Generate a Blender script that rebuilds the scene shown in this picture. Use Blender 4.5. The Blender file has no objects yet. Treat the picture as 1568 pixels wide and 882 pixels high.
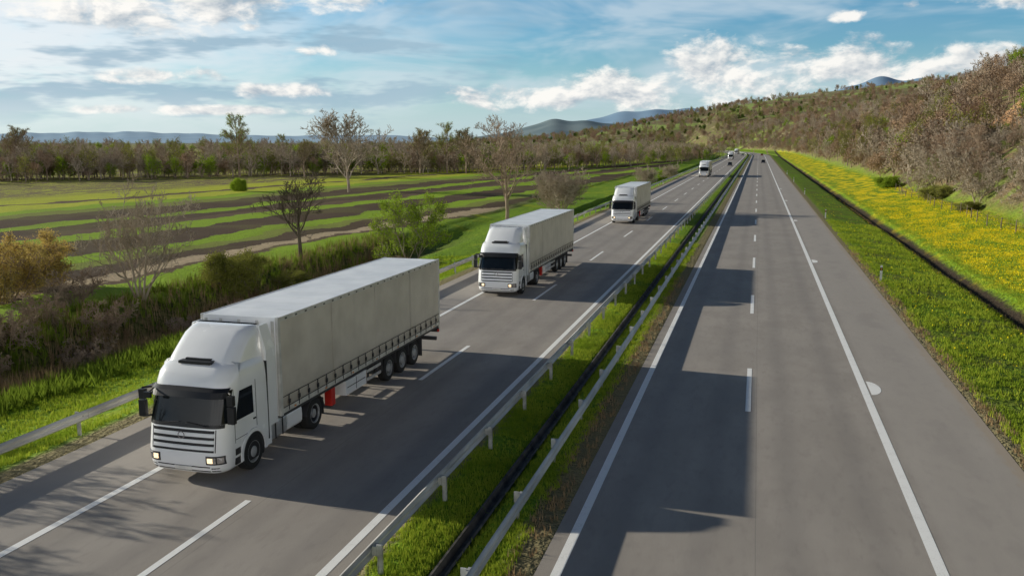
import bpy, math, random
import numpy as np
from mathutils import Vector, Quaternion
random.seed(7); rng=np.random.default_rng(7)
scene=bpy.context.scene
R=math.radians
# ------------------------------------------------------------ node helpers
class E:
    def __init__(s,nt,o): s.nt=nt; s.o=o
    def _m(s,op,*a,clamp=False):
        n=s.nt.nodes.new('ShaderNodeMath'); n.operation=op; n.use_clamp=clamp
        for i,v in enumerate((s,)+a):
            if isinstance(v,E): s.nt.links.new(v.o,n.inputs[i])
            else: n.inputs[i].default_value=float(v)
        return E(s.nt,n.outputs[0])
    def __add__(s,b): return s._m('ADD',b)
    def __radd__(s,b): return s._m('ADD',b)
    def __sub__(s,b): return s._m('SUBTRACT',b)
    def __rsub__(s,b): return (s*-1.0)+b
    def __mul__(s,b): return s._m('MULTIPLY',b)
    def __rmul__(s,b): return s._m('MULTIPLY',b)
    def __truediv__(s,b): return s._m('DIVIDE',b)
    def max(s,b): return s._m('MAXIMUM',b)
    def min(s,b): return s._m('MINIMUM',b)
    def clamp(s): return s._m('ADD',0.0,clamp=True)
    def sm(s,a,b,lo=0.0,hi=1.0):
        n=s.nt.nodes.new('ShaderNodeMapRange'); n.interpolation_type='SMOOTHSTEP'
        s.nt.links.new(s.o,n.inputs[0])
        for i,v in enumerate((a,b,lo,hi)): n.inputs[i+1].default_value=v
        return E(s.nt,n.outputs[0])
def band(e,a,b,soft):
    return e.sm(a-soft,a+soft)*e.sm(b-soft,b+soft,1.0,0.0)
def comb(nt,x,y,z):
    n=nt.nodes.new('ShaderNodeCombineXYZ')
    for i,v in enumerate((x,y,z)):
        if isinstance(v,E): nt.links.new(v.o,n.inputs[i])
        else: n.inputs[i].default_value=v
    return E(nt,n.outputs[0])
def sep(nt,v):
    n=nt.nodes.new('ShaderNodeSeparateXYZ'); nt.links.new(v.o,n.inputs[0])
    return [E(nt,o) for o in n.outputs]
def noise(nt,vec,scale,detail=4,rough=.55,dist=0.0,sx=None):
    if sx:
        m=nt.nodes.new('ShaderNodeVectorMath'); m.operation='MULTIPLY'
        nt.links.new(vec.o,m.inputs[0]); m.inputs[1].default_value=sx; vec=E(nt,m.outputs[0])
    n=nt.nodes.new('ShaderNodeTexNoise'); nt.links.new(vec.o,n.inputs['Vector'])
    n.inputs['Scale'].default_value=scale; n.inputs['Detail'].default_value=detail
    n.inputs['Roughness'].default_value=rough; n.inputs['Distortion'].default_value=dist
    return E(nt,n.outputs['Fac'])
def mix(nt,f,a,b,mode='MIX'):
    n=nt.nodes.new('ShaderNodeMix'); n.data_type='RGBA'; n.blend_type=mode
    for sock,v in ((n.inputs[0],f),(n.inputs[6],a),(n.inputs[7],b)):
        if isinstance(v,E): nt.links.new(v.o,sock)
        elif isinstance(v,(tuple,list)): sock.default_value=(*v[:3],1)
        else: sock.default_value=v
    return E(nt,n.outputs[2])
def newmat(name):
    m=bpy.data.materials.new(name); m.use_nodes=True
    nt=m.node_tree; b=nt.nodes['Principled BSDF']
    g=nt.nodes.new('ShaderNodeNewGeometry'); pos=E(nt,g.outputs['Position'])
    return m,nt,b,pos,g
def bump(nt,b,h,strength,dist):
    n=nt.nodes.new('ShaderNodeBump'); n.inputs['Strength'].default_value=strength; n.inputs['Distance'].default_value=dist
    nt.links.new(h.o,n.inputs['Height']); nt.links.new(n.outputs[0],b.inputs['Normal'])
def simple(name,col,rough=.5,metal=0.0,var=.12,scale=3.0,spec=.5,emit=None,coat=0,objsp=True,streak=None):
    m,nt,b,pos,g=newmat(name)
    if objsp:
        t=nt.nodes.new('ShaderNodeTexCoord'); pos=E(nt,t.outputs['Object'])
    n=noise(nt,pos,scale,3,sx=streak)
    dark=tuple(c*(1-var*1.6) for c in col); lite=tuple(min(1,c*(1+var*.6)) for c in col)
    c=mix(nt,n.sm(.3,.7),dark,lite)
    nt.links.new(c.o,b.inputs['Base Color'])
    r=n*.2+(rough-.1)
    nt.links.new(r.clamp().o,b.inputs['Roughness'])
    b.inputs['Metallic'].default_value=metal; b.inputs['Specular IOR Level'].default_value=spec
    b.inputs['Coat Weight'].default_value=coat
    if emit:
        b.inputs['Emission Color'].default_value=(*emit[0],1); b.inputs['Emission Strength'].default_value=emit[1]
    return m
def foliage(name,c1,c2,c3,trans=.35):
    m=bpy.data.materials.new(name); m.use_nodes=True; nt=m.node_tree; nt.nodes.remove(nt.nodes['Principled BSDF'])
    g=nt.nodes.new('ShaderNodeNewGeometry'); pos=E(nt,g.outputs['Position'])
    rp=E(nt,g.outputs['Random Per Island'])
    n=noise(nt,pos,.5,1)
    c=mix(nt,rp,c1,c2); c=mix(nt,n.sm(.45,.7)*.7,c,c3)
    b=nt.nodes.new('ShaderNodeBsdfDiffuse'); nt.links.new(c.o,b.inputs[0])
    out=b
    if trans>0:
        t=nt.nodes.new('ShaderNodeBsdfTranslucent'); nt.links.new(c.o,t.inputs[0])
        ms=nt.nodes.new('ShaderNodeMixShader'); ms.inputs[0].default_value=trans
        nt.links.new(b.outputs[0],ms.inputs[1]); nt.links.new(t.outputs[0],ms.inputs[2]); out=ms
    nt.links.new(out.outputs[0],nt.nodes['Material Output'].inputs[0])
    return m
def matte(name,c1,c2,scale=1.0):
    m=bpy.data.materials.new(name); m.use_nodes=True; nt=m.node_tree; nt.nodes.remove(nt.nodes['Principled BSDF'])
    g=nt.nodes.new('ShaderNodeNewGeometry'); pos=E(nt,g.outputs['Position'])
    c=mix(nt,noise(nt,pos,scale,1).sm(.35,.65),c1,c2)
    b=nt.nodes.new('ShaderNodeBsdfDiffuse'); nt.links.new(c.o,b.inputs[0]); nt.links.new(b.outputs[0],nt.nodes['Material Output'].inputs[0])
    return m
# ------------------------------------------------------------ mesh helpers
def mkobj(name,v,f,mats,mi=None,parent=None,smooth=False,bevel=0,link=True):
    me=bpy.data.meshes.new(name); me.from_pydata([tuple(p) for p in v],[],[tuple(q) for q in f])
    for m in mats: me.materials.append(m)
    if mi is not None: me.polygons.foreach_set('material_index',np.array(mi,dtype=np.int32))
    if smooth: me.polygons.foreach_set('use_smooth',np.ones(len(f),dtype=bool))
    me.update()
    ob=bpy.data.objects.new(name,me)
    if link: scene.collection.objects.link(ob)
    if parent: ob.parent=parent
    if bevel:
        bm=ob.modifiers.new('bevel','BEVEL'); bm.width=bevel; bm.segments=2; bm.limit_method='ANGLE'; bm.angle_limit=R(40)
    return ob
def fastmesh(name,V,F,mats,nper,mi=None,smooth=False):
    me=bpy.data.meshes.new(name); V=np.asarray(V,dtype=np.float32); F=np.asarray(F,dtype=np.int32)
    me.vertices.add(len(V)); me.vertices.foreach_set('co',V.ravel())
    me.loops.add(F.size); me.loops.foreach_set('vertex_index',F.ravel())
    me.polygons.add(len(F)); me.polygons.foreach_set('loop_start',np.arange(0,F.size,nper,dtype=np.int32))
    try: me.polygons.foreach_set('loop_total',np.full(len(F),nper,dtype=np.int32))
    except Exception: pass
    for m in mats: me.materials.append(m)
    if mi is not None: me.polygons.foreach_set('material_index',np.asarray(mi,dtype=np.int32))
    if smooth: me.polygons.foreach_set('use_smooth',np.ones(len(F),dtype=bool))
    me.update(calc_edges=True); me.validate()
    return me
class MB:
    def __init__(s): s.v=[]; s.f=[]; s.m=[]
    def face(s,pts,m=0):
        i=len(s.v); s.v+= [tuple(p) for p in pts]; s.f.append(tuple(range(i,i+len(pts)))); s.m.append(m)
    def box(s,x0,x1,y0,y1,z0,z1,m=0):
        if x0>x1:x0,x1=x1,x0
        i=len(s.v)
        s.v+=[(x0,y0,z0),(x1,y0,z0),(x1,y1,z0),(x0,y1,z0),(x0,y0,z1),(x1,y0,z1),(x1,y1,z1),(x0,y1,z1)]
        for q in ((3,2,1,0),(4,5,6,7),(0,1,5,4),(1,2,6,5),(2,3,7,6),(3,0,4,7)):
            s.f.append(tuple(i+k for k in q)); s.m.append(m)
    def tube(s,p0,p1,r0,r1,n=8,m=0,cap=True):
        p0=Vector(p0);p1=Vector(p1); d=(p1-p0).normalized()
        a=d.orthogonal().normalized(); b=d.cross(a)
        i=len(s.v)
        for p,r in ((p0,r0),(p1,r1)):
            for k in range(n):
                t=2*math.pi*k/n; s.v.append(tuple(p+a*(r*math.cos(t))+b*(r*math.sin(t))))
        for k in range(n):
            s.f.append((i+k,i+(k+1)%n,i+n+(k+1)%n,i+n+k)); s.m.append(m)
        if cap:
            s.f.append(tuple(i+k for k in reversed(range(n)))); s.m.append(m)
            s.f.append(tuple(i+n+k for k in range(n))); s.m.append(m)
    def grid(s,P,m=0,closed=False):
        i=len(s.v); nr=len(P); nc=len(P[0])
        for r in P: s.v+=[tuple(p) for p in r]
        for a in range(nr-1):
            for b in range(nc if closed else nc-1):
                c=(b+1)%nc
                s.f.append((i+a*nc+b,i+a*nc+c,i+(a+1)*nc+c,i+(a+1)*nc+b)); s.m.append(m)
    def lathe(s,cx,cy,cz,prof,n=28,sgn=1):
        i=len(s.v)
        for (x,r,_) in prof:
            for k in range(n):
                t=2*math.pi*k/n; s.v.append((cx+sgn*x,cy+r*math.cos(t),cz+r*math.sin(t)))
        for a in range(len(prof)-1):
            for k in range(n):
                q=(i+a*n+k,i+a*n+(k+1)%n,i+(a+1)*n+(k+1)%n,i+(a+1)*n+k)
                if sgn<0:q=q[::-1]
                s.f.append(q); s.m.append(prof[a+1][2])
    def obj(s,name,mats,parent=None,smooth=False,bevel=0):
        return mkobj(name,s.v,s.f,mats,s.m,parent,smooth,bevel)

# ------------------------------------------------------------ terrain height
def cx(Y):
    Y=np.asarray(Y,dtype=float); d=np.maximum(Y-600,0); return -(d**2)/3800.0
def sst(x,a,b):
    t=np.clip((x-a)/(b-a),0,1); return t*t*(3-2*t)
def wob(x,y,s,seed=0):
    return (np.sin(x/s+seed*1.3+np.sin(y/s*.7+seed))+np.sin(y/s*1.1+seed*2.1+1.7*np.sin(x/s*.6+seed*.5))+.5*np.sin((x+y)/s*2.3+seed)+.4*np.sin((x-1.3*y)/s*3.1+seed*3))/2.9
XP=[-400,-60,-41,-38,-36.2,-34.8,-33.6,-31,-27,-21.5,-20.2,-19.3,-19.1,-7.95,-7.8,-7.2,-6.5,-6.34,-6.14,-5.94,-5.8,-5.0,-4.3,-4.1,7.4,7.55,9,13,14.0,14.4,15.4,20,26]
ZP=[-1,-1,-1,-1.1,-1.7,-2.9,-2.9,-2.2,-1.9,-.45,-.05,.01,-.04,-.04,.02,.05,.0,-.12,-.18,-.12,.0,.04,.01,-.04,-.04,.01,-.08,-.5,-.95,-.95,-.35,.2,1.0]
FX=[-3000,-700,-470,-336,-205,-75,80,270,450,900,3000]; FZ=[0,2,12,30,60,84,106,128,138,160,200]
def hz(X,Y):
    X=np.asarray(X,dtype=float); Y=np.asarray(Y,dtype=float)
    xr=X-cx(np.minimum(Y,1300))
    z=np.interp(xr,XP,ZP)
    z=np.where((xr<-27)&(Y>60), z*(1-sst(Y,70,130))+np.minimum(np.maximum(z,-1.3),z*0-1.0)*sst(Y,70,130), z)
    off=np.maximum((xr<-21)*np.clip((-21-xr)/6,0,1),(xr>9)*np.clip((xr-9)/8,0,1))
    z=z+off*(.12*wob(X,Y,2.3,1)+.15*wob(X,Y,7,2)*1.0)
    xh=np.maximum(xr-26,0)
    hill=40*(1-np.exp(-xh/48))*(1+.22*wob(X,Y,60,3)*np.clip(xh/20,0,1))+1.5*wob(X,Y,14,5)*np.clip(xh/15,0,1)
    # steep eroded earth bank
    hill=hill+4.5*np.exp(-((X-50)/6.5)**2-((Y-188)/16)**2)*(1+.35*wob(X,Y,2.2,6))
    z=z+hill
    z=z+ .03*np.clip(xh-60,0,600)*sst(Y,100,500)
    far=np.interp(X,FX,FZ)*(1+.08*wob(X,Y,170,8)+.03*wob(X,Y,50,9))
    k=sst(Y,1120,2050)
    z=z*(1-k)+np.maximum(far,z*.3)*k
    z=z-sst(Y,2300,4500)*z*.6
    return z
def geom(a,b,n): return list(np.geomspace(a,b,n))
xs=sorted(set([round(v,3) for v in ([-x for x in geom(270,7000,36)]+list(np.arange(-265,-60,4))+list(np.arange(-60,-40,1))+list(np.arange(-40,-22,.5))+list(np.arange(-22,-7.9,.45))+list(np.arange(-7.9,-4,.1))+list(np.arange(-4,7.2,1.2))+list(np.arange(7.2,17,.2))+list(np.arange(17,60,.8))+list(np.arange(60,265,4))+geom(270,7000,40))]))
ys=sorted(set([round(v,3) for v in (list(np.arange(-80,10,4))+list(np.arange(10,120,.6))+list(np.arange(120,300,2))+list(np.arange(300,1000,6))+geom(1000,9000,110))]))
Xg,Yg=np.meshgrid(np.array(xs),np.array(ys))
Xg=Xg+cx(np.minimum(Yg,1300))*np.clip(1-np.abs(Xg)/260,0,1)
Zg=hz(Xg,Yg)
nx,ny=len(xs),len(ys)
V=np.stack([Xg.ravel(),Yg.ravel(),Zg.ravel()],1)
idx=np.arange(nx*ny).reshape(ny,nx)
F=np.stack([idx[:-1,:-1],idx[:-1,1:],idx[1:,1:],idx[1:,:-1]],-1).reshape(-1,4)

# ------------------------------------------------------------ ground material
G1=(.23,.36,.02); G2=(.13,.24,.02); GY=(.42,.45,.03)
def ground_mat():
    m,nt,b,pos,g=newmat('ground_soil_and_grass')
    x,y,z=sep(nt,pos)
    n1=noise(nt,pos,.25,3); n2=noise(nt,pos,2.5,4,.65); n3=noise(nt,pos,.03,2); n4=noise(nt,pos,14,1,.7)
    n5=noise(nt,pos,.07,3)
    grass=mix(nt,n2.sm(.35,.65),G2,G1)
    grass=mix(nt,n1.sm(.5,.7)*.55,grass,GY)
    grass=mix(nt,n4.sm(.5,.75)*.35,grass,(.06,.10,.015))
    u=x-y*.12+(n1-.5)*3.5+(n2-.5)*2.2+(n3-.5)*11+(n5-.5)*4
    f=(u+140)/102
    cr=nt.nodes.new('ShaderNodeValToRGB'); nt.links.new(f.o,cr.inputs[0]); cr.color_ramp.interpolation='CONSTANT'
    LG=(.30,.46,.03,1); BR=(.11,.074,.048,1); BR2=(.16,.11,.07,1); TAN=(.55,.43,.28,1); YG=(.52,.56,.05,1); OL=(.26,.30,.06,1)
    stops=[(-140,YG),(-131,BR2),(-127,YG),(-118,LG),(-112,OL),(-106,BR),(-96,LG),(-92,BR),(-86,BR2),(-83,LG),(-77,BR),(-67,LG),(-63,OL),(-60,BR),(-56.2,TAN),(-53.2,BR2),(-52,LG)]
    el=cr.color_ramp.elements
    while len(el)<len(stops): el.new(.5)
    for i,(p,c) in enumerate(stops): el[i].position=(p+140)/102
    for i,(p,c) in enumerate(stops): el[i].position=(p+140)/102; el[i].color=c
    field=E(nt,cr.outputs[0])
    w=noise(nt,comb(nt,u*1.6,y*.03,0.0),1.0,2)
    field=mix(nt,w.sm(.35,.7)*.35,field,mix(nt,.6,field,(.07,.06,.03)))
    field=mix(nt,n2.sm(.45,.7)*.3,field,mix(nt,.6,field,(.06,.07,.02)))
    field=mix(nt,n5.sm(.5,.68)*.3,field,(.2,.2,.06))
    farf=mix(nt,w.sm(.40,.5),(.48,.53,.05),(.2,.15,.09))
    field=mix(nt,(x-y*.12).sm(-150,-138,1,0),field,farf)
    col=mix(nt,(x+(n1-.5)*3).sm(-39.5,-36.5,1,0),grass,field)
    scr=mix(nt,n2.sm(.4,.6),(.05,.055,.022),(.15,.115,.055))
    col=mix(nt,band(x+(n1-.5)*2,-38.2,-31.8,1.2)*y.sm(75,110,1,0)*.85,col,scr)
    dark=mix(nt,n2.sm(.4,.6),(.07,.10,.02),(.16,.14,.055))
    col=mix(nt,band(x+(n2-.5)*.6,13.5,15.0,.3),col,(.05,.038,.026))
    yf=band(x+(n1-.5)*3.5,15.6,25.5,1.2)*noise(nt,pos,.45,4,.65,sx=(1,.5,1)).sm(.42,.58)
    col=mix(nt,yf*.8,col,(.85,.66,.02))
    col=mix(nt,band(x+(n1-.5)*4,9.0,13.4,.8)*n1.sm(.42,.58)*.6,col,dark)
    e1=band(x+(n2-.5)*1.3,6.9,8.3,.3).max(band(x+(n2-.5)*.7,-4.95,-4.0,.15)).max(band(x+(n2-.5)*.5,-8,-7.6,.15)).max(band(x+(n2-.5)*.5,-20.0,-19,.25))
    col=mix(nt,e1*.85,col,mix(nt,n4,(.16,.12,.08),(.36,.28,.18)))
    at=nt.nodes.new('ShaderNodeAttribute'); at.attribute_name='forest'; fo=E(nt,at.outputs['Fac'])
    lit=mix(nt,n2.sm(.35,.65),(.15,.10,.055),(.27,.20,.12))
    lit=mix(nt,n1.sm(.46,.60)*.7,lit,(.20,.28,.05))
    big=noise(nt,pos,.006,4,.6)
    lit=mix(nt,big.sm(.54,.60)*y.sm(600,1000),lit,(.30,.38,.09))
    lit=mix(nt,band(big,.42,.45,.01)*y.sm(600,1000)*.7,lit,(.42,.35,.2))
    col=mix(nt,fo,col,lit)
    dx=(x-49)/8; dy=(y-188)/18
    eb=(dx*dx+dy*dy+(n1-.5)*1.4).sm(.6,1.0,1,0)
    col=mix(nt,eb,col,mix(nt,n2.sm(.35,.65),(.34,.16,.07),(.60,.38,.21)))
    col=mix(nt,y.sm(900,4500)*.55,col,(.2,.25,.28))  # aerial haze painted into the ground colour as a blue-grey tint with distance
    nt.links.new(col.o,b.inputs['Base Color']); b.inputs['Roughness'].default_value=.95; b.inputs['Specular IOR Level'].default_value=.1
    bump(nt,b,noise(nt,pos,5,2,.6),.9,.22)
    return m
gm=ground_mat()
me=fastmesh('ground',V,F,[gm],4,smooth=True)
xr=Xg-cx(np.minimum(Yg,1300))
forest=np.clip(sst(xr,25,28.5)*1.0,0,1)
forest=np.maximum(forest,sst(Yg,1000,1300)*sst(Zg,1,8))
a=me.attributes.new('forest','FLOAT','POINT'); a.data.foreach_set('value',forest.ravel().astype(np.float32))
ground=bpy.data.objects.new('ground',me); scene.collection.objects.link(ground)

def ridge(name,dist,prof,depth,mat):  # distance haze is painted into the hill colours
    A=np.linspace(prof[0][0],prof[-1][0],200); t=[p[0] for p in prof]
    Hh=np.interp(A,t,[p[1] for p in prof]); ker=np.hanning(15); ker/=ker.sum()
    Hh=np.convolve(np.pad(Hh,7,mode='edge'),ker,'valid')
    Hh=Hh*(1+.04*np.sin(A*70)+.025*np.sin(A*163+1))
    P=[]
    for k,(dd,hf) in enumerate(((-depth,-.1),(-depth*.6,.3),(-depth*.3,.68),(-depth*.1,.93),(0,1.0),(depth*.3,.8),(depth,.0))):
        P.append([((dist+dd)*a_,dist+dd,h_*hf*(1+.05*math.sin(a_*90+k*2.2)*(hf<1))-4) for a_,h_ in zip(A,Hh)])
    mb=MB(); mb.grid(P); return mb.obj(name,[mat],smooth=True)
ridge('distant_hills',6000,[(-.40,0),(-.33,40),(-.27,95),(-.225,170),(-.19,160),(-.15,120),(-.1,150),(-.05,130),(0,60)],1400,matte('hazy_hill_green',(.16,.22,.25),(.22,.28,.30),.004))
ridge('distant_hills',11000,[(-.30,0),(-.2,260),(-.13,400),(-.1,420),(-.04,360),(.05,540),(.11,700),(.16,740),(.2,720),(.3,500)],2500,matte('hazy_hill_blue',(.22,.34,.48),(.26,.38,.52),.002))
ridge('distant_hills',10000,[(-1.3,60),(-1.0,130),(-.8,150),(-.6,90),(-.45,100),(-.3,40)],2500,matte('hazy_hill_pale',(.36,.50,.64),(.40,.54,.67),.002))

# ------------------------------------------------------------ road
def asphalt():
    m,nt,b,pos,g=newmat('asphalt'); x,y,z=sep(nt,pos)
    n1=noise(nt,pos,60,2,.7); n2=noise(nt,pos,.6,4,.62,sx=(1,.45,1)); n3=noise(nt,pos,.12,2); n4=noise(nt,pos,4.0,3,.65,sx=(1,.3,1))
    c=mix(nt,n2.sm(.35,.65),(.325,.288,.25),(.395,.352,.308))
    c=mix(nt,n3.sm(.35,.65)*.4,c,(.31,.28,.25))
    c=mix(nt,n1.sm(.4,.7)*.4,c,(.54,.49,.44)); c=mix(nt,n1.sm(.35,.5,1,0)*.35,c,(.15,.135,.125))
    c=mix(nt,n4.sm(.5,.7)*.25,c,(.23,.205,.185))
    tr=None
    for lane in (-14.0,-10.35,-1.85,2.1):
        for o in (-.95,.95):
            t=band(x+(n3-.5)*.3,lane+o-.28,lane+o+.28,.25); tr=t if tr is None else tr.max(t)
    c=mix(nt,tr*.25,c,(.2,.182,.17))
    sh=(x.sm(4.35,4.6)).max(x.sm(-16.2,-16.0,1,0))
    c=mix(nt,sh*.4,c,(.45,.41,.37))
    st=band(x+(n2-.5)*1.2,5.4,6.6,.5)*n2.sm(.45,.6)
    c=mix(nt,st*.3,c,(.24,.215,.195))
    seam=band(x+(n3-.5)*.05,.31,.33,.008).max(band(x,-11.83,-11.81,.008))
    c=mix(nt,seam*.35,c,(.12,.12,.12))
    ed=band(x+(n4-.5)*.6,7.2,8.2,.15)
    c=mix(nt,ed*.6,c,(.40,.32,.23))
    nt.links.new(c.o,b.inputs['Base Color']); b.inputs['Roughness'].default_value=.75; b.inputs['Specular IOR Level'].default_value=.3
    bump(nt,b,n1,.35,.01)
    return m
def paint():
    m,nt,b,pos,g=newmat('road_paint')
    n=noise(nt,pos,25,3,.7); n2=noise(nt,pos,2,3)
    c=mix(nt,(n*.6+n2*.4).sm(.50,.66)*.4,(.97,.96,.93),(.58,.55,.52))
    nt.links.new(c.o,b.inputs['Base Color']); b.inputs['Roughness'].default_value=.6
    return m
asph=asphalt(); pnt=paint()
Ys=list(np.arange(-60,600,20))+list(np.arange(600,1220,10))
def ribbon(mb,x0,x1,z,Y,m=0):
    P=[[(x0+float(cx(y)),y,z),(x1+float(cx(y)),y,z)] for y in Y]; mb.grid([[r[1],r[0]] for r in P][::-1],m)
mb=MB(); ribbon(mb,-19.2,-7.85,0,Ys); mb.obj('road',[asph])
mb=MB(); ribbon(mb,-4.2,7.5,0,Ys); mb.obj('road',[asph])
mb=MB(); ZM=.006
for xc,w in ((-15.83,.22),(-8.53,.22),(-3.75,.22),(4.15,.26)): ribbon(mb,xc-w/2,xc+w/2,ZM,Ys)
for k in range(-3,55):
    y0=30+18*k; ribbon(mb,.04-.09,.04+.09,ZM,[y0,y0+6]); ribbon(mb,-12.18-.09,-12.18+.09,ZM,[y0+.8,y0+6.8])
for yc in (34.2,71,108,145,182):
    pts=[(4.34+.42*math.cos(t),yc+.95*math.sin(t),ZM) for t in np.linspace(-math.pi/2,math.pi/2,14)]
    mb.face(pts)
mb.obj('road_markings',[pnt])
conc=simple('weathered_concrete',(.10,.095,.085),.9,scale=2,var=.4,objsp=False)
mb=MB()
for k in range(-3,260):
    y=4*k; c=float(cx(y))
    P=[]
    for yy in (y,y+3.97):
        P.append([(-6.33+c,yy,.01),(-6.27+c,yy,.02),(-6.2+c,yy,-.13),(-6.08+c,yy,-.13),(-6.01+c,yy,.02),(-5.95+c,yy,.01)])
    mb.grid([r[::-1] for r in P])
mb.obj('drainage_channel',[conc])

# ------------------------------------------------------------ guardrails
galv=simple('galvanised_steel',(.66,.66,.64),.5,.3,var=.2,scale=1.5,objsp=False,streak=(1,.3,1))
galv2=simple('galvanised_post',(.52,.52,.50),.6,.2,var=.25,scale=3,objsp=False)
def guardrail(x,face,y0,y1,zb=0.0):
    mb=MB(); prof=[(.0,.44),(.03,.46),(.08,.50),(.08,.53),(.015,.575),(.015,.615),(.08,.66),(.08,.69),(.03,.735),(.0,.75)]
    Y=list(np.arange(y0,y1+.1,4))
    P=[[(x+float(cx(y))+face*a,y,zc+zb) for a,zc in prof] for y in Y]
    mb.grid(P); P=[[(px-face*.012,py,pz) for px,py,pz in r][::-1] for r in P]; mb.grid(P)
    for y in Y:
        c=x+float(cx(y)); zg=-.3
        a=c-face*.16
        mb.box(a-.05,a+.05,y-.004,y+.004,zg+zb,.70+zb,1); mb.box(a-.054,a-.046,y-.03,y+.03,zg+zb,.70+zb,1); mb.box(a+.046,a+.054,y-.03,y+.03,zg+zb,.70+zb,1)
        l,h=sorted((c-face*.105,c-face*.013)); mb.box(l,h,y-.09,y+.09,.50+zb,.70+zb,1)
        mb.box(a-.06,a+.06,y-.07,y-.035,.48+zb,.74+zb,1)
        l,h=sorted((c+face*.016,c+face*.03)); mb.box(l,h,y-.02,y+.02,.575+zb,.615+zb,1)
        l,h=sorted((c+face*.081,c+face*.086)); mb.box(l,h,y+.15,y+.17,.49+zb,.70+zb,1)
    return mb.obj('guardrail',[galv,galv2])
guardrail(-7.45,-1,-24,900); guardrail(-5.1,1,-20.5,900); guardrail(-20.0,1,-22,800)
# ------------------------------------------------------------ delineators
wp=simple('white_plastic',(.8,.8,.77),.5,var=.1); bk=simple('black_plastic',(.02,.02,.02),.5); refl=simple('amber_reflector',(.7,.25,.03),.3)
def delineator(x,y):
    e=bpy.data.objects.new('delineator_post',None); scene.collection.objects.link(e); z0=float(hz(x,y)); e.location=(x,y,z0)
    mb=MB(); w=.075
    def ring(z,k=1): return [(-w*k,-.06*k,z),(w*k,-.06*k,z),(w*.7*k,.06*k,z),(-w*.7*k,.06*k,z)]
    mb.grid([ring(-.2),ring(.7)],0,True); mb.grid([ring(.7),ring(.92)],1,True); mb.grid([ring(.92),ring(1.05,.9)],0,True); mb.face(ring(1.05,.9),0)
    mb.obj('post',[wp,bk],e)
    mb=MB(); mb.box(-.025,.025,-.068,-.062,.74,.89); mb.obj('reflector',[refl],e)
for y in (12,62,113,164,215,265): delineator(8.15,y)
for y in (45,95,145,195): delineator(-19.7,y)

# ------------------------------------------------------------ truck
white=simple('white_paint',(.93,.94,.95),.25,var=.03,scale=.8,coat=.5)
glass=simple('dark_glass',(.010,.013,.015),.06,var=.1,spec=.35)
black=simple('black_trim',(.015,.015,.017),.45)
rubber=simple('tyre_rubber',(.02,.02,.02),.85)
rim=simple('wheel_rim',(.42,.43,.44),.45,.2,var=.25)
hub=simple('wheel_hub_dark',(.05,.05,.055),.5,.3)
lamp=simple('headlamp_glass',(.7,.68,.62),.1,emit=((1,.70,.36),1.6))
lampw=simple('chrome',(.6,.6,.62),.15,.9)
tank=simple('aluminium_tank',(.6,.61,.62),.35,.5,var=.1)
red=simple('red_paint',(.65,.03,.02),.4)
gchas=simple('chassis_grey',(.05,.05,.055),.6,.2)
def curtain():
    m,nt,b,pos,g=newmat('curtain_tarpaulin'); t=nt.nodes.new('ShaderNodeTexCoord'); o=E(nt,t.outputs['Object']); x,y,z=sep(nt,o)
    n=noise(nt,o,.9,3); n2=noise(nt,o,1.5,3,sx=(1,1.2,.12)); 
    c=mix(nt,n.sm(.3,.7),(.55,.505,.44),(.66,.61,.535)); c=mix(nt,n2.sm(.5,.8)*.25,c,(.43,.39,.34))
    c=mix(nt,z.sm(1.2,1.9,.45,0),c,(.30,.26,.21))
    nt.links.new(c.o,b.inputs['Base Color']); b.inputs['Roughness'].default_value=.36; b.inputs['Specular IOR Level'].default_value=.6
    bump(nt,b,n2*.7+n*.5,.5,.06); return m
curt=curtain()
roofm=simple('trailer_roof',(.94,.95,.96),.4,var=.07,scale=.8)
alu=simple('aluminium_frame',(.66,.65,.62),.45,.15,var=.12)
strap=simple('strap_webbing',(.03,.03,.032),.7)
LV=[(.28,.12,1.08,.32),(.34,.04,1.17,.38),(.42,.0,1.21,.40),(.70,-.03,1.245,.42),(.86,-.02,1.25,.42),(1.50,.07,1.25,.44),(1.62,.10,1.25,.44),(2.48,.36,1.235,.46),(2.62,.39,1.225,.46),(2.85,.48,1.20,.48),(3.02,.62,1.14,.50),(3.11,.82,1.06,.50),(3.15,1.05,.96,.48)]
LVa=np.array(LV)
def lv(z): return [float(np.interp(z,LVa[:,0],LVa[:,k])) for k in (1,2,3)]
def fy(x,z):
    yf,w,r=lv(z); ax=abs(x); base=yf+.07*(x/w)**2
    if ax>w-r:
        d=min(ax-(w-r),r*.999); base+=r-math.sqrt(r*r-d*d)
    return base
def cab_outline(z,yb=2.25):
    yf,w,r=lv(z); pts=[(-w,yb,z),(-w,1.4,z),(-w,1.0,z)]
    xsn=[-w+r*(1-math.cos(t)) for t in np.linspace(0,math.pi/2,9)]+list(np.linspace(-w+r,w-r,9))[1:-1]+[w-r*(1-math.cos(t)) for t in np.linspace(math.pi/2,0,9)]
    for xx in xsn: pts.append((xx,fy(xx,z),z))
    pts+=[(w,1.0,z),(w,1.4,z),(w,yb,z)]
    return pts
def patch(mb,x0,x1,z0,z1,off,m,nx=10,nz=4,th=.03):
    def P(o): return [[(x,fy(x,z)-o,z) for x in np.linspace(x0,x1,nx)] for z in np.linspace(z0,z1,nz)]
    a=P(off); b=P(off-th); mb.grid(a,m)
    mb.grid([b[0],a[0]],m); mb.grid([a[-1],b[-1]],m); mb.grid([[r[0] for r in a],[r[0] for r in b]],m); mb.grid([[r[-1] for r in b],[r[-1] for r in a]],m)
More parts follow.
